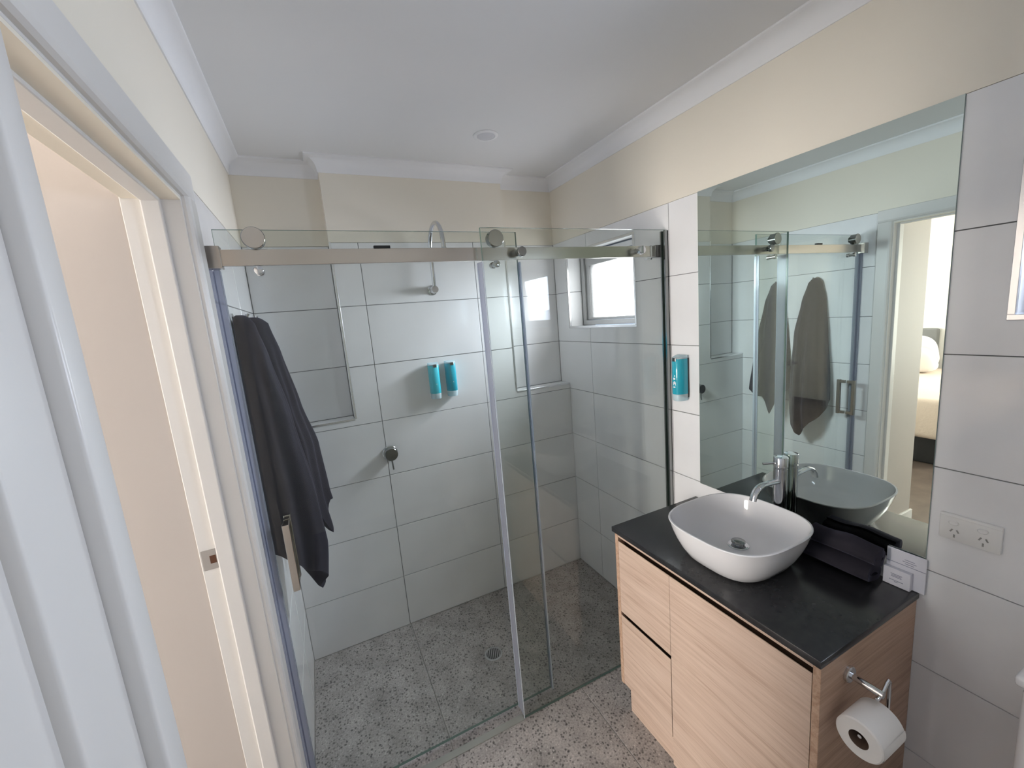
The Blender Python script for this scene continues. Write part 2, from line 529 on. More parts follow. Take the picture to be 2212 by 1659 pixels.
# ------------------------------------------------------------------ ceiling and cornices
bm = B(); box(bm, (XL - 0.12, YF - 0.1, ZC), (XR + 0.2, REC + 0.15, ZC + 0.1))
ceiling = link('ceiling', bm, CEIL, kind='structure')

CP = [(0.0, 2.418), (0.004, 2.418), (0.006, 2.424)]
for i in range(1, 9):
    a = math.pi / 2 * i / 9
    CP.append((0.006 + 0.046 * (1 - math.cos(a)), 2.424 + 0.052 * math.sin(a)))
CP += [(0.054, 2.477), (0.056, 2.479), (0.056, ZC + 0.002), (0.0, ZC + 0.002)]


def cornice(name, path):
    bm = B(); sweep_profile(bm, path, CP)
    return link(name, bm, CORN, smooth=True, kind='structure')


cornice('trim_1', [(XL, YF, 1, 0), (XL, REC, 1, -1)])
cornice('trim_2', [(XL, REC, 1, -1), (PX0, REC, -1, -1), (PX0, 0, -1, -1), (PX1, 0, 1, -1), (PX1, REC, 1, -1), (XR, REC, -1, -1)])
cornice('trim_3', [(XR, REC, -1, -1), (XR, YF, -1, 0)])

# ------------------------------------------------------------------ back wall
bm = B()
box(bm, (XL - 0.12, TT, 0), (XR + 0.2, REC + 0.15, LEDGE - TT), 1)
box(bm, (XL - 0.12, REC + TT, LEDGE - TT), (XR + 0.2, REC + 0.15, ZC), 1)
box(bm, (PX0 + TT, TT, LEDGE - TT), (PX1 - TT, REC + TT, 2.105), 1)
box(bm, (PX0, 0.0, 2.105), (PX1, REC + TT, ZC), 0)
box(bm, (XL, REC, 2.105), (XR, REC + TT, ZC), 0)
wall_back = link('wall_back', bm, [PAINT, GROUT], kind='structure')
HB = [(XL - 1, PX0, LEDGE, 9), (PX1, XR + 1, LEDGE, 9)]
tiles(wall_back, 'y', 0.0, -1, [XL, 0.0, 0.6, XR], ROWS, HB)
tiles(wall_back, 'y', REC, -1, [XL, PX0], [LEDGE, 1.5, 1.8, 2.105])
tiles(wall_back, 'y', REC, -1, [PX1, XR], [LEDGE, 1.5, 1.8, 2.105])
tiles(wall_back, 'x', PX0, -1, [0.0, REC], [LEDGE, 1.5, 1.8, 2.105])
tiles(wall_back, 'x', PX1, 1, [0.0, REC], [LEDGE, 1.5, 1.8, 2.105])
tiles(wall_back, 'z', LEDGE, 1, [XL, PX0], [0.0, REC])
tiles(wall_back, 'z', LEDGE, 1, [PX1, XR], [0.0, REC])
for x0, x1, px in ((XL, PX0, PX0), (PX1, XR, PX1)):
    bm = B()
    box(bm, (x0, -0.0018, LEDGE - 0.008), (x1, 0.008, LEDGE + 0.0018), bev=0.0008, seg=1)
    link('ledge_trim', bm, TRIMW, wall_back)
    bm = B()
    s = -1 if px == PX0 else 1
    box(bm, (px + s * 0.0018, -0.0018, LEDGE), (px - s * 0.008, 0.008, 2.107), bev=0.0008, seg=1)
    link('corner_trim', bm, TRIMW, wall_back)

# ------------------------------------------------------------------ right wall with two windows
WY0, WY1, WZ0, WZ1 = -0.628, -0.036, 1.587, 2.030
VY0, VY1 = -2.44, -1.845
HR = [(WY0, WY1, WZ0, WZ1), (VY0, VY1, WZ0, WZ1)]
bm = B()
for a, b_, c, d in cut_cells(YF, REC, 0, 2.105, [(h[0] - TT, h[1] + TT, h[2] - TT, h[3] + TT) for h in HR]):
    box(bm, (XR + TT, a, c), (XR + 0.2, b_, d), 1)
box(bm, (XR, YF, 2.105), (XR + 0.2, REC, ZC), 0)
wall_right = link('wall_right', bm, [PAINT, GROUT], kind='structure')
tiles(wall_right, 'x', XR, -1, [YF, -2.6456, -2.0456, -1.4456, -0.8456, -0.2456, REC], ROWS, HR)
RD = 0.105                        # reveal depth


def window(n, y0, y1, pane_m):
    # tiled reveal
    for (yy, sg) in ((y1, -1), (y0, 1)):
        tiles(wall_right, 'y', yy, sg, [XR, XR + RD], [WZ0, 1.8, WZ1])
    tiles(wall_right, 'z', WZ0, 1, [XR, XR + RD], [y0, y1])
    tiles(wall_right, 'z', WZ1, -1, [XR, XR + RD], [y0, y1])
    # silver edge trim
    for a, b_ in (((y0 - 0.004, WZ0 - 0.004), (y1 + 0.004, WZ0 + 0.009)), ((y0 - 0.004, WZ1 - 0.009), (y1 + 0.004, WZ1 + 0.004)), ((y1 - 0.009, WZ0 + 0.009), (y1 + 0.004, WZ1 - 0.009)), ((y0 - 0.004, WZ0 + 0.009), (y0 + 0.009, WZ1 - 0.009))):
        bm = B(); box(bm, (XR - 0.002, a[0], a[1]), (XR + 0.010, b_[0], b_[1]), bev=0.001, seg=1)
        link('edge_trim', bm, TRIMW, wall_right)
    x0, x1 = XR + RD - 0.004, XR + RD + 0.06
    w = bpy.data.objects.new('window_%d' % n, None); COL.objects.link(w); w['kind'] = 'structure'
    bm = B()
    t = 0.028
    box(bm, (x0, y0 + 0.007, WZ0 + 0.006), (x1, y1 - 0.007, WZ0 + 0.006 + t), bev=0.002)
    box(bm, (x0, y0 + 0.007, WZ1 - 0.007 - t), (x1, y1 - 0.007, WZ1 - 0.007), bev=0.002)
    box(bm, (x0, y0 + 0.007, WZ0 + 0.006 + t), (x1, y0 + 0.007 + t, WZ1 - 0.007 - t))
    box(bm, (x0, y1 - 0.007 - t, WZ0 + 0.006 + t), (x1, y1 - 0.007, WZ1 - 0.007 - t))
    link('window_frame', bm, ALU, w)
    bm = B()
    s = 0.035; a0, a1, c0, c1 = y0 + 0.037, y1 - 0.037, WZ0 + 0.036, WZ1 - 0.037
    box(bm, (x0 + 0.012, a0, c0), (x0 + 0.04, a1, c0 + 0.014), bev=0.002)
    box(bm, (x0 + 0.012, a0, c1 - s - 0.012), (x0 + 0.04, a1, c1), bev=0.002)
    box(bm, (x0 + 0.012, a0, c0 + 0.014), (x0 + 0.04, a0 + s, c1 - s - 0.012))
    box(bm, (x0 + 0.012, a1 - s, c0 + 0.014), (x0 + 0.04, a1, c1 - s - 0.012))
    link('sash', bm, ALU, w)
    bm = B(); box(bm, (x0 + 0.022, a0 + 0.01, c0 + 0.008), (x0 + 0.028, a1 - 0.01, c1 - 0.01))
    link('pane', bm, pane_m, w)
    return w


window(1, WY0, WY1, PANE1)
window(2, VY0, VY1, PANE2)

# ------------------------------------------------------------------ left wall, doorway
DY0, DY1, DZ = -1.617, -0.930, 2.036
LW = 0.112
bm = B()
for a, b_, c, d in cut_cells(DY0 - 0.012, REC, 0, 2.105, [(DY0 - 0.012, DY1 + 0.012, -1, DZ + 0.012)]):
    box(bm, (XL - LW, a, c), (XL - TT, b_, d), 1)
box(bm, (XL - LW, YF, 0), (XL - 0.014, DY0 - 0.012, 2.105), 2)
box(bm, (XL - LW, YF, 2.105), (XL, REC, ZC), 0)
box(bm, (XL - LW, YF, 2.03), (XL, DY1 + 0.0715, 2.105), 0)
wall_left = link('wall_left', bm, [PAINT, GROUT, GLOSSW], kind='structure')
tiles(wall_left, 'x', XL, 1, [-0.858, -0.285, 0.315 - 0.215], ROWS, [(-9, 9, LEDGE + 5, 9)])

door = bpy.data.objects.new('door_1', None); COL.objects.link(door); door['kind'] = 'structure'
xo, xi = XL + 0.001, XL - LW
# linings: far side, near side, head; each with a stop in the middle
bm = B(); box(bm, (xi - 0.004, DY1, 0), (xo, DY1 + 0.012, DZ + 0.012), bev=0.002)
link('jamb', bm, GLOSSW, door)
bm = B(); box(bm, (xi - 0.004, DY0 - 0.012, 0), (xo, DY0, DZ + 0.012), bev=0.002)
link('jamb', bm, GLOSSW, door)
bm = B(); box(bm, (xi - 0.004, DY0, DZ), (xo, DY1, DZ + 0.012), bev=0.002)
link('door_head', bm, GLOSSW, door)
S0, S1 = XL - 0.076, XL - 0.038
bm = B(); box(bm, (S0, DY1 - 0.013, 0), (S1, DY1 + 0.001, DZ), bev=0.003)
link('door_stop', bm, GLOSSW, door)
bm = B(); box(bm, (S0, DY0 - 0.001, 0), (S1, DY0 + 0.013, DZ), bev=0.003)
link('door_stop', bm, GLOSSW, door)
bm = B(); box(bm, (S0, DY0 + 0.013, DZ - 0.013), (S1, DY1 - 0.013, DZ + 0.001), bev=0.003)
link('door_stop', bm, GLOSSW, door)


def archi(y_in, y_out, z0, z1, horiz=False, x=XL, s=1, th=0.018):
    bm = B()
    if horiz:
        # flat board with an eased lower edge and a fine bead
        prof = [(0, z0), (th * 0.45, z0), (th * 0.8, z0 + 0.004), (th, z0 + 0.012), (th, z1 - 0.003), (th - 0.003, z1), (0, z1)]
        A_ = [bm.verts.new((x + s * o, y_in, z)) for o, z in prof]
        B_ = [bm.verts.new((x + s * o, y_out, z)) for o, z in prof]
    else:
        dr = 1 if y_out > y_in else -1
        prof = [(0, y_in), (th * 0.45, y_in), (th * 0.8, y_in + dr * 0.004), (th, y_in + dr * 0.012), (th, y_out - dr * 0.003), (th - 0.003, y_out), (0, y_out)]
        A_ = [bm.verts.new((x + s * o, y, z0)) for o, y in prof]
        B_ = [bm.verts.new((x + s * o, y, z1)) for o, y in prof]
    k = len(prof)
    for i in range(k):
        bm.faces.new((A_[i], A_[(i + 1) % k], B_[(i + 1) % k], B_[i]))
    bm.faces.new(A_); bm.faces.new(B_[::-1])
    bmesh.ops.recalc_face_normals(bm, faces=bm.faces[:])
    return link('architrave', bm, GLOSSW, door)


archi(DY1 + 0.005, DY1 + 0.072, 0, DZ + 0.0052)
bm = B(); box(bm, (XL - 0.02, DY0 - 0.044, 0), (XL + 0.018, DY0 - 0.0005, DZ + 0.0052), bev=0.005, seg=3)
link('architrave', bm, GLOSSW, door, smooth=True)
bm = B(); box(bm, (XL - 0.02, -1.7525, 0), (XL, DY0 - 0.0445, DZ + 0.074), bev=0.004, seg=3)
link('architrave', bm, GLOSSW, door, smooth=True)
archi(DY0 - 0.044, DY1 + 0.072, DZ + 0.005, DZ + 0.075, True)
archi(DY0 - 0.005, DY0 - 0.072, 0, DZ + 0.0052, False, xi, -1)
archi(DY0 - 0.072, DY1 + 0.018, DZ + 0.005, DZ + 0.075, True, xi, -1)
# strike plate on the far jamb
bm = B()
zs = 1.112
box(bm, (XL - 0.1115, DY1 - 0.0018, zs - 0.028), (XL - 0.076, DY1 + 0.001, zs + 0.028), bev=0.0006, seg=1)
sp = link('strike_plate', bm, pbsdf('strike plate steel', (0.42, 0.40, 0.39), 0.3, metal=1), door)
bm = B(); box(bm, (XL - 0.094, DY1 - 0.0024, zs - 0.011), (XL - 0.080, DY1 - 0.0012, zs + 0.011))
link('latch_hole', bm, BROWNH, sp)
# door leaf, opened into the bedroom
bm = B(); box(bm, (xi - 0.70, DY0 - 0.034, 0.012), (xi - 0.008, DY0 + 0.002, DZ - 0.004), bev=0.002)
leaf = link('door_leaf', bm, DOORM, door)
bm = B()
lx = xi - 0.64
for s in (1, -1):
    y0 = DY0 + 0.002 if s == 1 else DY0 - 0.034
    cyl(bm, (lx, y0, 1.06), (lx, y0 + s * 0.008, 1.06), 0.026)
    cyl(bm, (lx, y0, 1.06), (lx, y0 + s * 0.05, 1.06), 0.009)
    tube(bm, [(lx, y0 + s * 0.05, 1.06), (lx + 0.04, y0 + s * 0.052, 1.06), (lx + 0.115, y0 + s * 0.05, 1.058)], 0.009)
link('handle', bm, CHROME, leaf, smooth=True)

# ------------------------------------------------------------------ wall behind the camera
bm = B(); box(bm, (XL - 0.12, YF - 0.12, 0), (XR + 0.2, YF, ZC))
link('wall_front', bm, PAINT, kind='structure')

# ------------------------------------------------------------------ bedroom beyond the doorway
BX0, BX1, BY0, BY1, BZ = -4.35, XL - LW, -4.2, 2.0, 2.5
bm = B(); box(bm, (BX0 - 0.1, BY0 - 0.1, -0.12), (BX1 + 0.005, BY1 + 0.1, -0.004))
link('floor_bedroom', bm, BROWNF, kind='structure')
bm = B(); box(bm, (BX0 - 0.1, BY0 - 0.1, BZ), (BX1, BY1 + 0.1, BZ + 0.1))
link('ceiling_bedroom', bm, CEIL, kind='structure')
# far wall, with an opening for the unseen window behind the open door leaf
bm = B()
for a, b_, c, d in cut_cells(BY0, BY1, -0.004, BZ, [(-2.05, -1.12, 0.5, 2.2)]):
    box(bm, (BX0 - 0.1, a, c), (BX0, b_, d))
link('wall_bedroom_far', bm, BEDW, kind='structure')
bm = B()
for a, b_, c, d in cut_cells(BX0 - 0.1, BX1, -0.004, BZ, [(-3.6, -1.6, 0.7, 2.2)]):
    box(bm, (a, BY1, c), (b_, BY1 + 0.1, d))
link('wall_bedroom_end', bm, BEDW, kind='structure')
bm = B(); box(bm, (BX0 - 0.1, BY0 - 0.1, -0.004), (BX1, BY0, BZ))
link('wall_bedroom_near', bm, BEDW, kind='structure')
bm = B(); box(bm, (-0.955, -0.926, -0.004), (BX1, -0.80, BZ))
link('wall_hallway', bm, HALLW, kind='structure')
bm = B(); box(bm, (-0.968, -0.940, -0.004), (BX1 - 0.006, -0.926, 0.135), bev=0.003)
link('baseboard_hallway', bm, GLOSSW, kind='structure')
bm = B(); box(bm, (BX1 - 0.02, -0.80, -0.004), (BX1, BY1, BZ)); box(bm, (BX1 - 0.02, BY0, -0.004), (BX1, DY0 - 0.09, BZ)); box(bm, (BX1 - 0.02, DY0 - 0.09, 2.12), (BX1, -0.80, BZ))
link('wall_bedroom_side', bm, BEDW, kind='structure')
w3 = bpy.data.objects.new('window_3', None); COL.objects.link(w3); w3['kind'] = 'structure'  # unseen window, placed and narrowed for the light it sends through the doorway
bm = B()
for a, b_ in (((-2.05, 0.5), (-1.12, 0.55)), ((-2.05, 2.15), (-1.12, 2.2)), ((-2.05, 0.5), (-2.0, 2.2)), ((-1.17, 0.5), (-1.12, 2.2))):
    box(bm, (BX0 - 0.07, a[0], a[1]), (BX0 - 0.02, b_[0], b_[1]))
link('window_frame', bm, ALU, w3)
for y0, y1 in ((-2.0, -1.17),):
    bm = B(); box(bm, (BX0 - 0.05, y0, 0.55), (BX0 - 0.045, y1, 2.15))
    link('pane', bm, PANEB, w3)
w4 = bpy.data.objects.new('window_4', None); COL.objects.link(w4); w4['kind'] = 'structure'  # invented window, added to brighten the bedroom walls
bm = B()
for a, b_ in (((-3.6, 0.7), (-1.6, 0.75)), ((-3.6, 2.15), (-1.6, 2.2)), ((-3.6, 0.7), (-3.55, 2.2)), ((-1.65, 0.7), (-1.6, 2.2)), ((-2.625, 0.7), (-2.575, 2.2))):
    box(bm, (a[0], BY1 + 0.02, a[1]), (b_[0], BY1 + 0.07, b_[1]))
link('window_frame', bm, ALU, w4)
for x0, x1 in ((-3.55, -2.625), (-2.575, -1.65)):
    bm = B(); box(bm, (x0, BY1 + 0.045, 0.75), (x1, BY1 + 0.05, 2.15))
    link('pane', bm, PANEC, w4)
# bed
bed = thing('bed', 'double bed with beige ribbed cover on a dark base in the bedroom', 'bed')
bm = B(); box(bm, (BX0 + 0.10, -0.62, 0.0), (-2.40, 1.0, 0.26), bev=0.01)
link('bed_base', bm, DARKB, bed)
bm = B(); box(bm, (BX0 + 0.09, -0.64, 0.24), (-2.36, 1.02, 0.62), bev=0.05, seg=4)
link('bed_cover', bm, BEDC, bed, smooth=True)
bm = B(); box(bm, (BX0 + 0.005, 0.14, 0.0), (BX0 + 0.09, 1.3, 1.10), bev=0.02)
tag(link('headboard', bm, HEADB, smooth=True), 'grey cloth headboard against the bedroom wall behind white pillows', 'headboard')


def pillow(name, c, sx, sy, sz, tilt, label):
    bm = B()
    bmesh.ops.create_uvsphere(bm, u_segments=32, v_segments=16, radius=1)
    for v in bm.verts:
        x, y, z = v.co
        f = lambda t: math.copysign(abs(t) ** 0.55, t)
        e = 1 - 0.55 * (abs(x) ** 4 + abs(y) ** 4) / 2
        v.co = Vector((f(x) * sx, f(y) * sy, z * sz * e))
    bmesh.ops.rotate(bm, verts=bm.verts[:], cent=(0, 0, 0), matrix=Matrix.Rotation(tilt, 3, 'Y'))
    bmesh.ops.translate(bm, verts=bm.verts[:], vec=c)
    low = min(v.co.z for v in bm.verts)
    bmesh.ops.translate(bm, verts=bm.verts[:], vec=(0, 0, 0.6205 - low))
    return tag(link(name, bm, LINEN, smooth=True), label, 'pillow')


pillow('pillow', (BX0 + 0.30, 0.40, 0.83), 0.24, 0.36, 0.10, math.radians(-62), 'white pillow propped against the grey headboard')
pillow('pillow', (BX0 + 0.62, 0.24, 0.76), 0.20, 0.30, 0.09, math.radians(-48), 'smaller white pillow leaning in front of the larger pillow')

# ------------------------------------------------------------------ mirror
bm = B(); box(bm, (XR - 0.006, -1.742, 0.898), (XR - 0.0005, -1.000, 2.104))
for f in bm.faces:
    f.material_index = 0 if f.normal.x < -0.5 or f.calc_center_median().x < XR - 0.0055 else 1
mir = tag(link('mirror', bm, [MIRROR, MIREDGE]), 'large frameless rectangular wall mirror above the vanity basin', 'mirror')

# ------------------------------------------------------------------ vanity
van = thing('vanity_cabinet', 'light oak vanity cabinet with drawers under the black stone top', 'cabinet', loc=(0, 0, 0))
CX0, CY0, CY1, CT = 0.703, -1.735, -0.970, 0.825      # stone top
VX, VY0_, VY1_ = 0.714, -1.730, -0.976                # carcass
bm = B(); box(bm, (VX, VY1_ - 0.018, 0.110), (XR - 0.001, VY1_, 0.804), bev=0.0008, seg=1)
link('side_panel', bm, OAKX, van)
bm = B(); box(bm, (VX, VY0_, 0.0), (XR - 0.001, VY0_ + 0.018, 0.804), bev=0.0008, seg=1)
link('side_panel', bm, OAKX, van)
bm = B(); box(bm, (VX, VY0_ + 0.018, 0.787), (VX + 0.08, VY1_ - 0.018, 0.804), bev=0.0008, seg=1)
link('top_rail', bm, OAK, van)
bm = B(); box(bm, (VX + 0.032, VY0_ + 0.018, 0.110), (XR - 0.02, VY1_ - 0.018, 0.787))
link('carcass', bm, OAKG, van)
bm = B(); box(bm, (VX + 0.010, VY0_ + 0.02, 0.0), (VX + 0.028, -1.022, 0.112)); box(bm, (VX + 0.028, -1.040, 0.0), (XR - 0.1, -1.022, 0.112))
link('kickboard', bm, OAK, van)
SY = -1.258                                            # split between the two columns


def front(name, y0, y1, z0, z1, cham):
    """drawer or door front with a finger-pull chamfer along its top edge"""
    bm = B()
    t = 0.019
    prof = [(VX, z0), (VX, z1 - 0.001), (VX + 0.001, z1), (VX + 0.0025, z1), (VX + t, z1 - cham), (VX + t, z0)]
    A_ = [bm.verts.new((x, y0, z)) for x, z in prof]; B_ = [bm.verts.new((x, y1, z)) for x, z in prof]
    k = len(prof)
    for i in range(k): bm.faces.new((A_[i], A_[(i + 1) % k], B_[(i + 1) % k], B_[i]))
    bm.faces.new(A_); bm.faces.new(B_[::-1])
    bmesh.ops.recalc_face_normals(bm, faces=bm.faces[:])
    return link(name, bm, OAK, van)


front('drawer', SY + 0.0006, VY1_ - 0.0195, 0.4575, 0.769, 0.019)
front('drawer', SY + 0.0015, VY1_ - 0.0195, 0.116, 0.440, 0.019)
front('door', VY0_ + 0.0195, SY - 0.0006, 0.4575, 0.769, 0.019)
front('door', VY0_ + 0.0195, SY - 0.0015, 0.0, 0.4562, 0.001)
for y0, y1, z in ((SY + 0.0006, VY1_ - 0.0195, 0.735), (SY + 0.0015, VY1_ - 0.0195, 0.408)):
    bm = B(); box(bm, (VX - 0.0006, y0, z), (VX + 0.002, y1, z + 0.0022))
    link('pull_groove', bm, OAK, van)

bm = B(); box(bm, (CX0, CY0, CT - 0.021), (XR - 0.001, CY1, CT), bev=0.0025)
tag(link('stone_countertop', bm, STONE, smooth=True), 'thin black speckled stone countertop on the oak vanity', 'countertop')

# basin
BC = Vector((0.917, -1.361)); RIM = 0.956
bm = B()
N = 72


def se(a, b_, n, k):
    t = 2 * math.pi * k / N
    c, s = math.cos(t), math.sin(t)
    r = (abs(c) ** n + abs(s) ** n) ** (-1 / n)
    return a * r * c, b_ * r * s


rings = []
prof_o = [(0.118, 0.110, 0.0), (0.132, 0.124, 0.002), (0.146, 0.138, 0.014), (0.162, 0.154, 0.040), (0.176, 0.167, 0.070), (0.187, 0.177, 0.100), (0.194, 0.183, 0.124), (0.196, 0.185, 0.130), (0.1945, 0.1835, 0.1325), (0.1905, 0.1795, 0.1325), (0.189, 0.178, 0.130),
          (0.184, 0.173, 0.110), (0.175, 0.164, 0.080), (0.163, 0.152, 0.052), (0.148, 0.137, 0.036), (0.120, 0.110, 0.027), (0.070, 0.065, 0.022), (0.03, 0.03, 0.0205)]
for a, b_, h in prof_o:
    n = 3.0
    rings.append([bm.verts.new((BC.x + se(a, b_, n, k)[0], BC.y + se(a, b_, n, k)[1], CT + 0.0005 + h)) for k in range(N)])
for a, b_ in zip(rings, rings[1:]):
    for i in range(N): bm.faces.new((a[i], a[(i + 1) % N], b_[(i + 1) % N], b_[i]))
bm.faces.new(rings[0][::-1]); bm.faces.new(rings[-1])
bmesh.ops.recalc_face_normals(bm, faces=bm.faces[:])
basin = tag(link('basin', bm, CERAM, smooth=True), 'white rounded countertop basin on the black vanity top', 'basin')
bm = B(); dz = CT + 0.021; dc = (BC.x + 0.035, BC.y + 0.02)
lathe(bm, (dc[0], dc[1], dz), (0, 0, 1), [(0, 0.034), (0.003, 0.034), (0.004, 0.031), (0.004, 0.026), (0.0035, 0.024)])
link('drain_ring', bm, CHROME, basin, smooth=True)
bm = B(); lathe(bm, (dc[0], dc[1], dz + 0.003), (0, 0, 1), [(0, 0.014), (0.007, 0.014), (0.008, 0.022), (0.012, 0.0225), (0.0145, 0.019), (0.0155, 0.008)])
link('drain_plug', bm, CHROMED, basin, smooth=True)

# tap
tap = thing('basin_tap', 'tall chrome mixer tap standing behind the white basin', 'tap')
TX, TY = 1.142, -1.362
bm = B(); lathe(bm, (TX, TY, CT), (0, 0, 1), [(0, 0.024), (0.004, 0.024), (0.006, 0.022), (0.262, 0.022), (0.263, 0.0205), (0.266, 0.0205)])
link('tap_body', bm, CHROME, tap, smooth=True)
bm = B(); lathe(bm, (TX, TY, CT + 0.2665), (0, 0, 1), [(0, 0.0205), (0.001, 0.0225), (0.034, 0.0225), (0.036, 0.021), (0.0365, 0.012)])
cap = link('tap_cap', bm, CHROME, tap, smooth=True)
bm = B(); tube(bm, [(TX, TY, CT + 0.281), (TX - 0.022, TY + 0.012, CT + 0.281), (TX - 0.052, TY + 0.030, CT + 0.280)], 0.0042, n=12)
link('tap_lever', bm, CHROME, cap, smooth=True)
bm = B()
pts = [(TX - 0.010, TY, CT + 0.215), (TX - 0.045, TY, CT + 0.219), (TX - 0.095, TY, CT + 0.222)]
for i in range(1, 8):
    a = math.radians(80) * i / 7
    pts.append((TX - 0.095 - 0.052 * math.sin(a), TY, CT + 0.222 - 0.052 * (1 - math.cos(a))))
tube(bm, pts, 0.01, n=18, flat=(0.0125, 0.008, (0, 0, 1)))
link('spout', bm, CHROME, tap, smooth=True)

# rolled hand towels
def rolled_towel(zc, y0, y1, xc, w, h, seed, label):
    rnd = random.Random(seed)
    bm = B()
    turns, nn = 2.35, 90
    th = 0.0105
    L = []
    for i in range(nn + 1):
        f = i / nn
        a = 2 * math.pi * turns * f + 1.2
        s = 1 - 0.72 * f
        L.append((math.cos(a) * (w / 2 - th / 2) * s, math.sin(a) * (h / 2 - th / 2) * (0.98 * s + 0.02)))
    outer, inner = [], []
    for i, (x, z) in enumerate(L):
        a = L[min(i + 1, nn)]; b_ = L[max(i - 1, 0)]
        tx, tz = a[0] - b_[0], a[1] - b_[1]
        l = math.hypot(tx, tz) or 1
        nx, nz = tz / l, -tx / l
        outer.append((x + nx * th * 0.46, z + nz * th * 0.46)); inner.append((x - nx * th * 0.46, z - nz * th * 0.46))
    poly = outer + inner[::-1]
    ys = [y0 + (y1 - y0) * k / 10 for k in range(11)]
    rs = []
    for k, y in enumerate(ys):
        wob = 1 + 0.035 * math.sin(k * 1.3 + seed)
        dz = 0.004 * math.sin(k * 0.7 + seed)
        rs.append([bm.verts.new((xc + x * wob, y + 0.003 * math.sin(x * 90 + seed), zc + z * (2 - wob) + dz * (1 if z > 0 else 0.2))) for x, z in poly])
    m = len(poly)
    for a, b_ in zip(rs, rs[1:]):
        for i in range(m): bm.faces.new((a[i], a[(i + 1) % m], b_[(i + 1) % m], b_[i]))
    for r_, flip in ((rs[0], False), (rs[-1], True)):
        for i in range(nn):
            q = (r_[i], r_[i + 1], r_[m - 2 - i], r_[m - 1 - i])
            bm.faces.new(q[::-1] if flip else q)
    bmesh.ops.recalc_face_normals(bm, faces=bm.faces[:])
    return tag(link('rolled_towel', bm, TOWEL, smooth=True), label, 'towel', 'rolled hand towels on the vanity')


rolled_towel(CT + 0.029, -1.652, -1.430, 1.122, 0.090, 0.055, 3, 'charcoal rolled hand towel lying directly on the black countertop')
rolled_towel(CT + 0.086, -1.664, -1.480, 1.1255, 0.084, 0.057, 5, 'charcoal rolled hand towel lying on top of another roll')

# soap box and card
bm = B(); box(bm, (1.150, -1.722, CT + 0.0005), (1.165, -1.660, CT + 0.053), bev=0.0015)
sb = tag(link('soap_box', bm, CARDW), 'small white boxed soap standing at the countertop corner', 'box')
bm = B()
for i, (w, z) in enumerate(((0.026, 0.036), (0.022, 0.032), (0.024, 0.028), (0.032, 0.017), (0.008, 0.013))):
    box(bm, (1.1492, -1.691 - w / 2, CT + z), (1.1501, -1.691 + w / 2, CT + z + 0.0016))
link('print', bm, INK, sb)
bm = B(); box(bm, (1.1655, -1.748, CT + 0.0005), (1.1690, -1.660, CT + 0.108), bev=0.0008, seg=1)
cd = tag(link('card_pack', bm, CARDW), 'taller white flat pack standing behind the small boxed soap', 'box')
bm = B()
for w, z in ((0.022, 0.084), (0.030, 0.078), (0.020, 0.072)):
    box(bm, (1.1648, -1.712 - w / 2, CT + z), (1.1656, -1.712 + w / 2, CT + z + 0.0016))
box(bm, (1.1648, -1.748, CT + 0.066), (1.1656, -1.660, CT + 0.0675))
link('print', bm, INK, cd)

# power outlet
out = thing('power_outlet', 'white double power outlet with two rocker switches on tile', 'outlet')
oy, oz = -1.820, 1.049
bm = B(); box(bm, (XR - 0.010, oy - 0.056, oz - 0.0355), (XR, oy + 0.056, oz + 0.0355), bev=0.003)
plate = link('plate', bm, WPLAST, out, smooth=True)
bm = B(); box(bm, (XR - 0.0112, oy - 0.055, oz + 0.0275), (XR - 0.009, oy + 0.055, oz + 0.029))
link('rib', bm, WPLAST, plate)
for s in (1, -1):
    c = oy + s * 0.026 + 0.002
    bm = B(); lathe(bm, (XR - 0.010, c, oz + 0.014), (-1, 0, 0), [(0, 0.0085), (0.003, 0.0085), (0.0045, 0.007)])
    for v in bm.verts: v.co.z = oz + 0.014 + (v.co.z - oz - 0.014) * 0.72; v.co.y = c + (v.co.y - c) * 1.15
    link('rocker_switch', bm, WPLAST, out, smooth=True)
    for dy, dz_, ang in ((0.006, -0.008, 28), (-0.006, -0.008, -28), (0.0, -0.022, 0)):
        bm = B(); box(bm, (XR - 0.0108, -0.0016, -0.0042), (XR - 0.0098, 0.0016, 0.0042))
        bmesh.ops.rotate(bm, verts=bm.verts[:], cent=(0, 0, 0), matrix=Matrix.Rotation(math.radians(ang), 3, 'X'))
        bmesh.ops.translate(bm, verts=bm.verts[:], vec=(0, c - 0.002 + dy, oz + dz_))
        link('socket_slot', bm, SLOT, plate)

# ------------------------------------------------------------------ toilet roll and holder
hol = thing('toilet_roll_holder', 'chrome toilet roll holder fixed to the oak vanity side', 'holder')
hx, hz, hy = 0.832, 0.729, VY0_
bm = B(); lathe(bm, (hx, hy, hz), (0, -1, 0), [(0, 0.021), (0.007, 0.021), (0.009, 0.019)])
link('wall_flange', bm, CHROME, hol, smooth=True)
bm = B(); cyl(bm, (hx, hy - 0.008, hz), (hx, hy - 0.074, hz), 0.0085)
link('post', bm, CHROME, hol, smooth=True)
RY, RZ = -1.800, 0.664
bm = B()
tube(bm, [(hx - 0.02, RY, hz - 0.004), (hx, RY, hz), (hx + 0.020, RY, hz + 0.020), (hx + 0.028, RY, hz + 0.024), (hx + 0.033, RY, hz + 0.018), (hx + 0.034, RY, hz - 0.03), (hx + 0.034, RY, RZ + 0.008), (hx + 0.030, RY, RZ), (hx + 0.02, RY, RZ), (hx - 0.090, RY, RZ)], 0.0042, n=12)
link('wire_arm', bm, CHROME, hol, smooth=True)
tr = thing('toilet_roll', 'white toilet paper roll hanging on the chrome holder', 'toilet roll')
bm = B()
n = 48; x0, x1, ro, ri = 0.738, 0.835, 0.0475, 0.020
bag = []
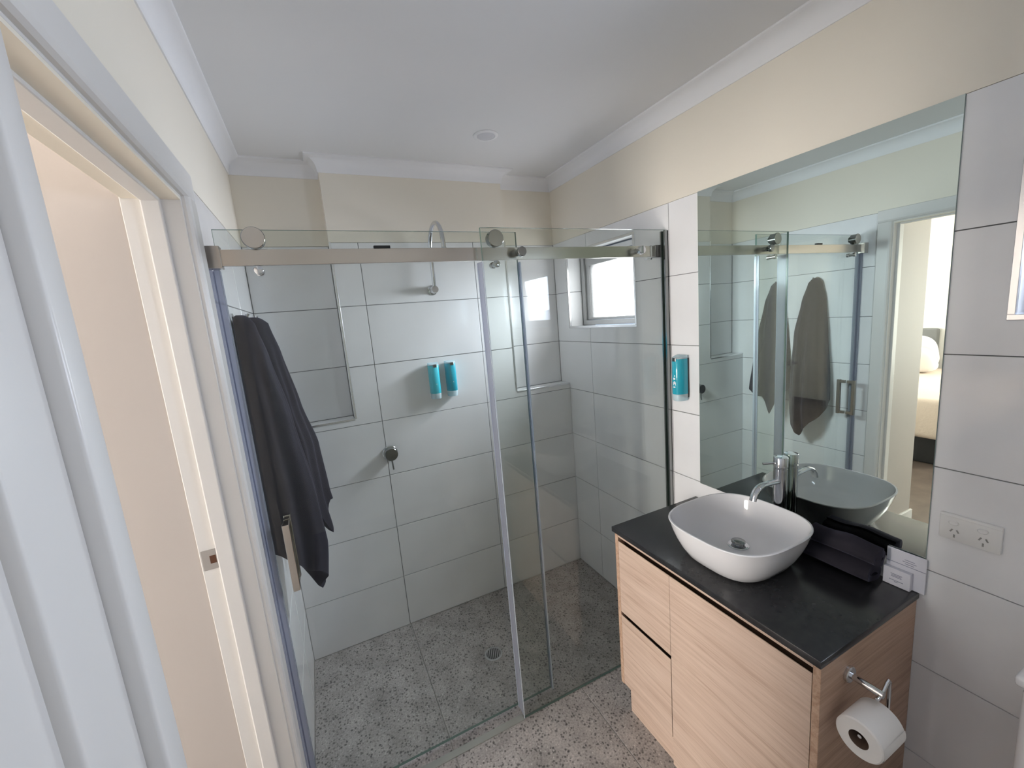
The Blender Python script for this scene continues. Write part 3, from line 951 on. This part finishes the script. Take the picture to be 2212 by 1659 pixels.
for x, r in ((x0, ri), (x0, ro - 0.003), (x0 + 0.003, ro), (x1 - 0.003, ro), (x1, ro - 0.003), (x1, ri)):
    bag.append([bm.verts.new((x, RY + r * math.cos(2 * math.pi * k / n), RZ - 0.006 + r * math.sin(2 * math.pi * k / n))) for k in range(n)])
for a, b_ in zip(bag, bag[1:]):
    for i in range(n): bm.faces.new((a[i], a[(i + 1) % n], b_[(i + 1) % n], b_[i]))
bmesh.ops.recalc_face_normals(bm, faces=bm.faces[:])
link('paper', bm, PAPER, tr, smooth=True)
bm = B()
ia = [bm.verts.new((x0 + 0.0005, RY + ri * math.cos(2 * math.pi * k / n), RZ - 0.006 + ri * math.sin(2 * math.pi * k / n))) for k in range(n)]
ib = [bm.verts.new((x1 - 0.0005, RY + ri * math.cos(2 * math.pi * k / n), RZ - 0.006 + ri * math.sin(2 * math.pi * k / n))) for k in range(n)]
for i in range(n): bm.faces.new((ia[i], ib[i], ib[(i + 1) % n], ia[(i + 1) % n]))
link('cardboard_core', bm, pbsdf('brown cardboard', (0.16, 0.10, 0.07), 0.9), tr, smooth=True)
# loose end of the sheet lying on the roll, folded to a point
bm = B()
cc = []
for k in range(9):
    a = math.radians(20 - 85 * k / 8)
    cc.append((RY - (ro + 0.0012) * math.cos(a), RZ - 0.006 + (ro + 0.0012) * math.sin(a)))
vs0 = []; vs1 = []
for k, (y, z) in enumerate(cc):
    f = max(0, (k - 4) / 4)
    vs0.append(bm.verts.new((x0 + 0.002 + 0.045 * f, y, z))); vs1.append(bm.verts.new((x1 - 0.002 - 0.045 * f, y, z)))
for i in range(8): bm.faces.new((vs0[i], vs0[i + 1], vs1[i + 1], vs1[i]))
link('loose_sheet', bm, PAPER, tr, smooth=True)

# ------------------------------------------------------------------ toilet (only its cistern edge shows)
toi = thing('toilet', 'white toilet with tall cistern past the vanity end', 'toilet')
bm = B(); box(bm, (0.955, -2.36, 0.40), (XR - 0.001, -1.975, 0.842), bev=0.02, seg=4)
link('cistern', bm, CERAM, toi, smooth=True)
bm = B(); box(bm, (0.945, -2.37, 0.845), (XR - 0.001, -1.967, 0.870), bev=0.008, seg=3)
lid = link('cistern_lid', bm, CERAM, toi, smooth=True)
bm = B(); lathe(bm, (1.07, -2.17, 0.869), (0, 0, 1), [(0, 0.03), (0.004, 0.03), (0.006, 0.026)])
link('flush_button', bm, CHROME, lid, smooth=True)
bm = B()
rr = []
for z, a, b_, cx in ((0.0, 0.26, 0.125, 0.83), (0.06, 0.25, 0.12, 0.83), (0.2, 0.26, 0.135, 0.81), (0.34, 0.31, 0.17, 0.77), (0.395, 0.325, 0.182, 0.76), (0.40, 0.32, 0.178, 0.76)):
    rr.append([bm.verts.new((cx + a * math.cos(2 * math.pi * k / 40), -2.17 + b_ * math.sin(2 * math.pi * k / 40), z)) for k in range(40)])
for a, b_ in zip(rr, rr[1:]):
    for i in range(40): bm.faces.new((a[i], a[(i + 1) % 40], b_[(i + 1) % 40], b_[i]))
bm.faces.new(rr[0][::-1]); bm.faces.new(rr[-1])
box(bm, (0.95, -2.30, 0.0), (XR - 0.001, -2.04, 0.42), bev=0.02)
link('pan', bm, CERAM, toi, smooth=True)
bm = B()
rr = []
for z, s in ((0.402, 0.98), (0.408, 1.0), (0.43, 1.0), (0.438, 0.96)):
    rr.append([bm.verts.new((0.73 + 0.235 * s * math.cos(2 * math.pi * k / 40), -2.17 + 0.182 * s * math.sin(2 * math.pi * k / 40), z)) for k in range(40)])
for a, b_ in zip(rr, rr[1:]):
    for i in range(40): bm.faces.new((a[i], a[(i + 1) % 40], b_[(i + 1) % 40], b_[i]))
bm.faces.new(rr[0][::-1]); bm.faces.new(rr[-1])
link('seat_lid', bm, WPLAST, toi, smooth=True)

# ------------------------------------------------------------------ shower enclosure
def glass_pane(name, x0, x1, y0, y1, z0, z1, parent, ch=0.001):
    bm = B(); fs = box(bm, (x0, y0, z0), (x1, y1, z1), 0)
    for f in fs: f.material_index = 0
    bm.normal_update()
    for f in fs: f.material_index = 0 if abs(f.normal.y) > 0.5 else 1
    return link(name, bm, [GLASS, GEDGE], parent)


# rail
RLY0, RLY1 = -0.802, -0.788
RZ0, RZ1 = 1.891, 1.936
rail = thing('shower_rail', 'flat satin steel rail running across the shower from wall to wall', 'rail')
bm = B(); box(bm, (XL + 0.02, RLY0, RZ0), (XR - 0.022, RLY1, RZ1), bev=0.001, seg=1)
link('bar', bm, SATIN, rail)
bm = B(); box(bm, (XL, RLY0 - 0.010, RZ0 - 0.007), (XL + 0.042, RLY1 + 0.010, RZ1 + 0.009), bev=0.0015)
link('wall_bracket', bm, SATIN, rail)
bm = B(); box(bm, (XR - 0.040, RLY0 - 0.006, RZ0 - 0.004), (XR, RLY1 + 0.008, RZ1 + 0.004), bev=0.0015)
link('wall_bracket', bm, CHROMED, rail)
bm = B(); box(bm, (-0.046, RLY0, RZ1), (0.006, RLY1, RZ1 + 0.009), bev=0.0015)
link('stopper', bm, BLACKP, rail)
bm = B(); box(bm, (XR - 0.066, RLY0 - 0.003, RZ0 - 0.012), (XR - 0.059, RLY1 + 0.003, RZ1 + 0.003)); box(bm, (XR - 0.085, RLY0 - 0.003, RZ0 - 0.012), (XR - 0.059, RLY1 + 0.003, RZ0 - 0.006))
link('stop_clip', bm, CHROME, rail)

# fixed panel in front of the rail
fix = thing('fixed_shower_panel', 'fixed clear glass shower panel bolted to rail beside the vanity', 'glass panel')
FY0, FY1 = -0.832, -0.822
glass_pane('pane', 0.312, XR - 0.006, FY0, FY1, 0.006, 1.998, fix)
bm = B()
box(bm, (XR - 0.020, FY0 - 0.010, 0.0), (XR, FY0 - 0.002, 1.994)); box(bm, (XR - 0.020, FY1 + 0.002, 0.0), (XR, FY1 + 0.008, 1.994)); box(bm, (XR - 0.004, FY0 - 0.010, 0.0), (XR, FY1 + 0.008, 1.994))
link('wall_channel', bm, CHROMED, fix)
for x in (0.463, 1.030):
    bm = B()
    cyl(bm, (x, RLY0, 1.914), (x, FY1, 1.914), 0.012); lathe(bm, (x, FY0, 1.914), (0, -1, 0), [(0, 0.0175), (0.012, 0.0175), (0.014, 0.0155)])
    link('bolt', bm, CHROMED if x < 0.9 else CHROME, fix, smooth=True)
bm = B()
box(bm, (0.3110, FY1 + 0.001, 0.012), (0.3120, -0.776, 1.885))
sr = link('seal', bm, SEAL, fix)
bm = B()
box(bm, (0.3095, FY0 - 0.001, 0.006), (0.3120, FY0 + 0.003, 1.885)); box(bm, (0.3095, -0.7785, 0.012), (0.3120, -0.7755, 1.885))
link('seal_rib', bm, SEALE, sr)

# sliding door behind the rail
sl = thing('sliding_shower_door', 'clear glass sliding shower door hung from rollers on the rail', 'shower door')
SY0, SY1 = -0.773, -0.763
glass_pane('pane', -0.474, 0.478, SY0, SY1, 0.018, 1.996, sl)
for x in (-0.373, 0.376):
    bm = B()
    lathe(bm, (x, SY0 + 0.001, 1.9655), (0, -1, 0), [(0, 0.016), (0.012, 0.016), (0.013, 0.0285), (0.039, 0.0285), (0.0395, 0.030), (0.0435, 0.030), (0.045, 0.0285)])
    r_ = link('roller', bm, CHROMED, sl, smooth=True)
    bm = B(); lathe(bm, (x, SY0 - 0.0435, 1.9655), (0, -1, 0), [(0, 0.0282), (0.0012, 0.0282)])
    link('roller_cap', bm, SATIN, r_, smooth=True)
    bm = B(); lathe(bm, (x - 0.001, SY1, 1.877), (0, -1, 0), [(0, 0.012), (0.012, 0.012), (0.013, 0.0095), (0.034, 0.0095), (0.035, 0.0125), (0.046, 0.0125), (0.047, 0.011)])
    link('anti_jump_knob', bm, CHROME, sl, smooth=True)
hb_x = -0.424
bm = B()
for s, ya in ((-1, SY0), (1, SY1)):
    yo = ya + s * 0.045
    for z in (0.8925, 1.0945):
        box(bm, (hb_x - 0.0085, ya, z - 0.009), (hb_x + 0.0085, yo - s * 0.009, z + 0.009), bev=0.001, seg=1)
    box(bm, (hb_x - 0.010, yo - s * 0.018, 0.881), (hb_x + 0.010, yo, 1.106), bev=0.0012, seg=1)
link('handle', bm, SATIN, sl)
bm = B()
box(bm, (-0.488, SY0 - 0.004, 0.02), (-0.471, SY1 + 0.004, 1.885), bev=0.003)
link('seal', bm, SEAL, sl)
bm = B()
box(bm, (0.4790, SY0 - 0.012, 0.022), (0.4805, SY0, 1.885))
sr = link('seal', bm, SEAL, sl)
bm = B()
box(bm, (0.4770, SY0 - 0.0145, 0.022), (0.4820, SY0 - 0.012, 1.885)); box(bm, (0.4780, SY0, 0.02), (0.4815, SY1 + 0.001, 1.885))
link('seal_rib', bm, SEALE, sr)
# strike profile on the wall
bm = B(); box(bm, (XL, SY0 - 0.014, 0.0), (XL + 0.012, SY1 + 0.012, 1.884), bev=0.002)
tag(link('wall_strike', bm, SEAL), 'clear vertical strike strip on wall behind the shower door', 'strip')
# water bar on the floor
bm = B(); box(bm, (XL + 0.001, -0.834, 0.0), (0.309, -0.806, 0.005), bev=0.0015)
tag(link('water_bar', bm, WBAR), 'pale clear water bar strip on the floor under the shower door', 'strip')

# floor drain
dr = thing('floor_drain', 'round metal floor drain in the speckled shower floor', 'drain')
DX, DYY = 0.331, -0.443
bm = B(); lathe(bm, (DX, DYY, -0.003), (0, 0, 1), [(0, 0.045), (0.0042, 0.045), (0.0048, 0.043), (0.0046, 0.036), (0.002, 0.0355)])
link('drain_ring', bm, ALU, dr, smooth=True)
bm = B(); cyl(bm, (DX, DYY, -0.001), (DX, DYY, 0.0002), 0.0352)
link('drain_well', bm, BLACKP, dr)
for i in range(-3, 4):
    o_ = i * 0.0095; l = math.sqrt(max(0.0, 0.0352 ** 2 - o_ ** 2))
    bm = B(); box(bm, (-0.0022, -l, 0.0), (0.0022, l, 0.0018))
    bmesh.ops.translate(bm, verts=bm.verts[:], vec=(o_, 0, 0))
    bmesh.ops.rotate(bm, verts=bm.verts[:], cent=(0, 0, 0), matrix=Matrix.Rotation(math.radians(-18), 3, 'Z'))
    bmesh.ops.translate(bm, verts=bm.verts[:], vec=(DX, DYY, 0.0002))
    link('drain_slat', bm, ALU, dr)

# shower arm
arm = thing('gooseneck_shower', 'chrome gooseneck shower pipe rising from back wall', 'shower')
bm = B(); lathe(bm, (0.345, 0.0, 1.857), (0, -1, 0), [(0, 0.026), (0.004, 0.026), (0.005, 0.0185), (0.062, 0.0185), (0.064, 0.017)])
link('wall_flange', bm, CHROME, arm, smooth=True)
bm = B()
AY0, AY1, AZ = -0.052, -0.285, 2.045
pts = [(0.345, AY0, 1.865), (0.345, AY0, 1.95), (0.345, AY0, AZ)]
ra = (AY0 - AY1) / 2
for i in range(1, 20):
    a = math.pi * i / 20
    pts.append((0.345, (AY0 + AY1) / 2 + ra * math.cos(a), AZ + ra * math.sin(a)))
pts += [(0.345, AY1, AZ), (0.345, AY1, AZ - 0.02)]
tube(bm, pts, 0.0105, n=18)
link('gooseneck', bm, CHROME, arm, smooth=True)
bm = B(); lathe(bm, (0.345, AY1, AZ - 0.015), (0, 0, -1), [(0, 0.0115), (0.003, 0.0135), (0.009, 0.0135), (0.010, 0.0118), (0.014, 0.0118), (0.015, 0.0135), (0.024, 0.0135), (0.025, 0.012)])
link('outlet_collar', bm, CHROME, arm, smooth=True)

# shower mixer
mx_ = thing('shower_mixer', 'round chrome shower mixer knob with pin lever on tile', 'mixer')
bm = B(); lathe(bm, (0.018, 0.0, 1.022), (0, -1, 0), [(0, 0.039), (0.006, 0.039), (0.008, 0.037)])
link('wall_plate', bm, CHROME, mx_, smooth=True)
bm = B(); lathe(bm, (0.018, -0.008, 1.022), (0, -1, 0), [(0, 0.034), (0.035, 0.034), (0.037, 0.032)])
link('knob', bm, CHROMED, mx_, smooth=True)
bm = B(); tube(bm, [(0.018, -0.030, 0.990), (0.019, -0.032, 0.965), (0.020, -0.036, 0.938)], 0.0042, n=12)
link('lever', bm, CHROMED, mx_, smooth=True)


# soap dispensers
def dispenser(loc, rotz, label, liquid, h=0.196, dark_plate=False, logo=False):
    """local frame: wall at y=0, bottle towards -y, z from the bottle's bottom"""
    t = thing('soap_dispenser', label, 'dispenser', 'wall soap dispensers', loc)
    t.rotation_euler = (0, 0, rotz)
    w, d = 0.058, 0.060

    def body(z0, z1, s0, s1, slope=0.0):
        bm = B()
        n_ = 26
        def ring(z, s, sl):
            pts = [(-w / 2 * s, -0.012)]
            for k in range(n_ + 1):
                a = math.pi * k / n_
                ca, sa = math.cos(a), math.sin(a)
                r = (abs(ca) ** 2.6 + abs(sa) ** 2.6) ** (-1 / 2.6)
                pts.append((-w / 2 * s * ca * r, -0.012 - (d - 0.012) * s * sa * r))
            pts.append((w / 2 * s, -0.012))
            return [bm.verts.new((x, y, z + sl * (y + 0.012))) for x, y in pts]
        rs = [ring(z0, s0 * 0.97, 0), ring(z0 + 0.003, s0, 0), ring(z1 - 0.003, s1, slope), ring(z1, s1 * 0.96, slope)]
        for a, b_ in zip(rs, rs[1:]):
            for i in range(len(a)): bm.faces.new((a[i], a[(i + 1) % len(a)], b_[(i + 1) % len(a)], b_[i]))
        bm.faces.new(rs[0][::-1]); bm.faces.new(rs[-1])
        bmesh.ops.recalc_face_normals(bm, faces=bm.faces[:])
        return bm
    link('push_base', body(0.0, 0.030, 0.93, 0.98), CPLAST, t, smooth=True)
    bt = link('bottle', body(0.030, h - 0.014, 1.0, 1.0), liquid, t, smooth=True)
    link('lid', body(h - 0.014, h, 1.0, 0.98, 0.18), CPLAST, t, smooth=True)
    bm = B(); box(bm, (-0.010, -d - 0.002, h - 0.034), (0.010, -d + 0.016, h - 0.018), bev=0.002)
    for v in bm.verts: v.co.z += 0.010
    link('lock', bm, CHROMED, t)
    bm = B(); box(bm, (-w / 2 + 0.002, -0.013, 0.012), (w / 2 - 0.002, 0.0, h - 0.012), bev=0.002)
    link('wall_plate', bm, BLACKP if dark_plate else WPLAST, t)
    bm = B()
    marks = ((0.002, 0.108, 0.003, 0.008), (0.000, 0.095, 0.009, 0.008), (0.001, 0.076, 0.006, 0.012), (-0.004, 0.070, 0.003, 0.014), (0.007, 0.070, 0.003, 0.014), (0.0, 0.060, 0.010, 0.005)) if logo else ((0.0, 0.078, 0.002, 0.006),)
    for dx, z0_, ww, hh in marks:
        box(bm, (dx - ww / 2, -d - 0.0012, z0_), (dx + ww / 2, -d + 0.0005, z0_ + hh))
    link('logo', bm, WHITEINK, bt)
    return t


dispenser((0.297, 0.0, 1.279), 0, 'teal soap dispenser on back wall, the one nearer the shower mixer', TEAL)
dispenser((0.391, 0.0, 1.280), 0, 'teal soap dispenser on back wall, the one nearer the shower window', TEALD)
dispenser((XR, -0.917, 1.262), -math.pi / 2, 'teal soap dispenser on the tile beside the mirror, outside the shower', TEALD, 0.198, True, True)

# ------------------------------------------------------------------ bath towels hanging inside the shower
def hook(y, z, label):
    t = thing('towel_hook', label, 'hook', 'towel hooks in the shower')
    bm = B(); lathe(bm, (XL, y, z), (1, 0, 0), [(0, 0.02), (0.005, 0.02), (0.006, 0.018)])
    link('hook_base', bm, CHROME, t, smooth=True)
    bm = B(); tube(bm, [(XL + 0.004, y, z), (XL + 0.03, y, z - 0.002), (XL + 0.045, y, z + 0.006), (XL + 0.05, y, z + 0.016)], 0.006, n=12)
    link('hook_pin', bm, CHROME, t, smooth=True)


def hanging_towel(yc, ztop, prof, zbot, seed, label):
    """prof: list of (z, depth from wall, y half width towards +y, half width towards -y); zbot(angle) -> bottom edge"""
    rnd = random.Random(seed)
    n, m = 96, 48
    bm = B()
    ph = [rnd.uniform(0, 6.28) for _ in range(6)]

    def lerp(z):
        for (z1, *a), (z0, *b_) in zip(prof, prof[1:]):
            if z0 <= z <= z1:
                f = (z1 - z) / (z1 - z0)
                f = f * f * (3 - 2 * f) * 0.4 + f * 0.6
                return [p + (q - p) * f for p, q in zip(a, b_)]
        return list(prof[-1][1:]) if z < prof[-1][0] else list(prof[0][1:])
    rings = []
    for j in range(m + 1):
        ring = []
        for i in range(n):
            a = 2 * math.pi * i / n
            zb = zbot(a)
            f = j / m
            z = ztop + (zb - ztop) * f
            d, wp, wm = lerp(z)
            ca, sa = math.cos(a), math.sin(a)          # ca: +y side, sa: away from the wall
            amp = 0.14 * min(1, f * 4) * (0.6 + 0.4 * f)
            fold = 1 + amp * (0.8 * math.sin(7 * a + ph[0] + 0.7 * f) + 0.5 * math.sin(12 * a + ph[1] - 1.1 * f) + 0.4 * math.sin(4 * a + ph[2]))
            w = wp if ca > 0 else wm
            y = yc + w * ca * (0.55 + 0.45 * fold)
            if sa >= 0: x = XL + 0.010 + d * (sa ** 0.8) * (0.35 + 0.65 * fold if sa > 0.2 else 1)
            else: x = XL + 0.010 + 0.006 * sa
            x = max(x, XL + 0.003)
            ring.append(bm.verts.new((x, y, z)))
        rings.append(ring)
    for a_, b_ in zip(rings, rings[1:]):
        for i in range(n): bm.faces.new((a_[i], a_[(i + 1) % n], b_[(i + 1) % n], b_[i]))
    # gathered top
    prev = rings[0]
    for s, dz_ in ((0.75, 0.006), (0.4, 0.010)):
        cx = sum(v.co.x for v in rings[0]) / n; cy = sum(v.co.y for v in rings[0]) / n
        cur = [bm.verts.new((cx + (v.co.x - cx) * s, cy + (v.co.y - cy) * s, v.co.z + dz_)) for v in rings[0]]
        for i in range(n): bm.faces.new((prev[i], prev[(i + 1) % n], cur[(i + 1) % n], cur[i]))
        prev = cur
    bm.faces.new(prev)
    # hollow underside
    prev = rings[-1]
    cx = sum(v.co.x for v in prev) / n; cy = sum(v.co.y for v in prev) / n
    cur = [bm.verts.new((cx + (v.co.x - cx) * 0.86, cy + (v.co.y - cy) * 0.9, v.co.z + 0.012)) for v in prev]
    for i in range(n): bm.faces.new((prev[i], cur[i], cur[(i + 1) % n], prev[(i + 1) % n]))
    cur2 = [bm.verts.new((cx + (v.co.x - cx) * 0.3, cy + (v.co.y - cy) * 0.5, v.co.z + 0.10)) for v in cur]
    for i in range(n): bm.faces.new((cur[i], cur2[i], cur2[(i + 1) % n], cur[(i + 1) % n]))
    bm.faces.new(cur2)
    bmesh.ops.recalc_face_normals(bm, faces=bm.faces[:])
    return tag(link('bath_towel', bm, TOWEL, smooth=True), label, 'towel', 'bath towels hanging in the shower')


def lerp_tab(tab, a):
    a = a % (2 * math.pi)
    for (a0, z0), (a1, z1) in zip(tab, tab[1:]):
        if a0 <= a <= a1:
            return z0 + (z1 - z0) * (a - a0) / (a1 - a0)
    return tab[-1][1]


PI = math.pi
hook(-0.285, 1.755, 'chrome towel hook under the towel farther from the shower door')
hook(-0.535, 1.755, 'chrome towel hook under the towel nearer the shower door')
zA = lambda a: lerp_tab([(0, 1.02), (0.5, 0.98), (1.2, 0.95), (1.65, 0.955), (2.1, 0.825), (2.5, 0.96), (PI, 1.0), (2 * PI, 1.02)], a)
zB = lambda a: lerp_tab([(0, 0.86), (0.5, 0.80), (1.1, 0.72), (1.45, 0.69), (1.75, 0.745), (2.1, 0.80), (2.6, 0.84), (PI, 0.94), (4.0, 0.96), (2 * PI, 0.86)], a)
hanging_towel(-0.285, 1.757, [(1.76, 0.055, 0.020, 0.022), (1.74, 0.075, 0.035, 0.035), (1.62, 0.100, 0.075, 0.05), (1.40, 0.135, 0.11, 0.075), (1.22, 0.172, 0.125, 0.092), (1.0, 0.182, 0.150, 0.105), (0.83, 0.205, 0.15, 0.125)], zA, 11,
              'charcoal bath towel on the shower wall, the one farther from the glass door')
hanging_towel(-0.535, 1.757, [(1.76, 0.040, 0.022, 0.025), (1.74, 0.055, 0.040, 0.040), (1.62, 0.080, 0.075, 0.065), (1.40, 0.115, 0.11, 0.085), (1.10, 0.150, 0.118, 0.11), (0.90, 0.160, 0.118, 0.115), (0.70, 0.135, 0.11, 0.11)], zB, 23,
              'charcoal bath towel on the shower wall, the one nearer the glass door')

# ------------------------------------------------------------------ downlight
dl = thing('downlight', 'small white recessed ceiling downlight above the shower, switched off', 'ceiling light')
bm = B(); lathe(bm, (0.555, -0.404, ZC), (0, 0, -1), [(0, 0.056), (0.003, 0.056), (0.006, 0.050), (0.006, 0.042), (0.004, 0.040)])
link('trim_ring', bm, CORN, dl, smooth=True)
bm = B(); lathe(bm, (0.555, -0.404, ZC - 0.003), (0, 0, -1), [(0, 0.0395), (0.002, 0.0395), (0.004, 0.034), (0.005, 0.01)])
link('lens', bm, pbsdf('downlight diffuser', (0.62, 0.62, 0.65), 0.4), dl, smooth=True)
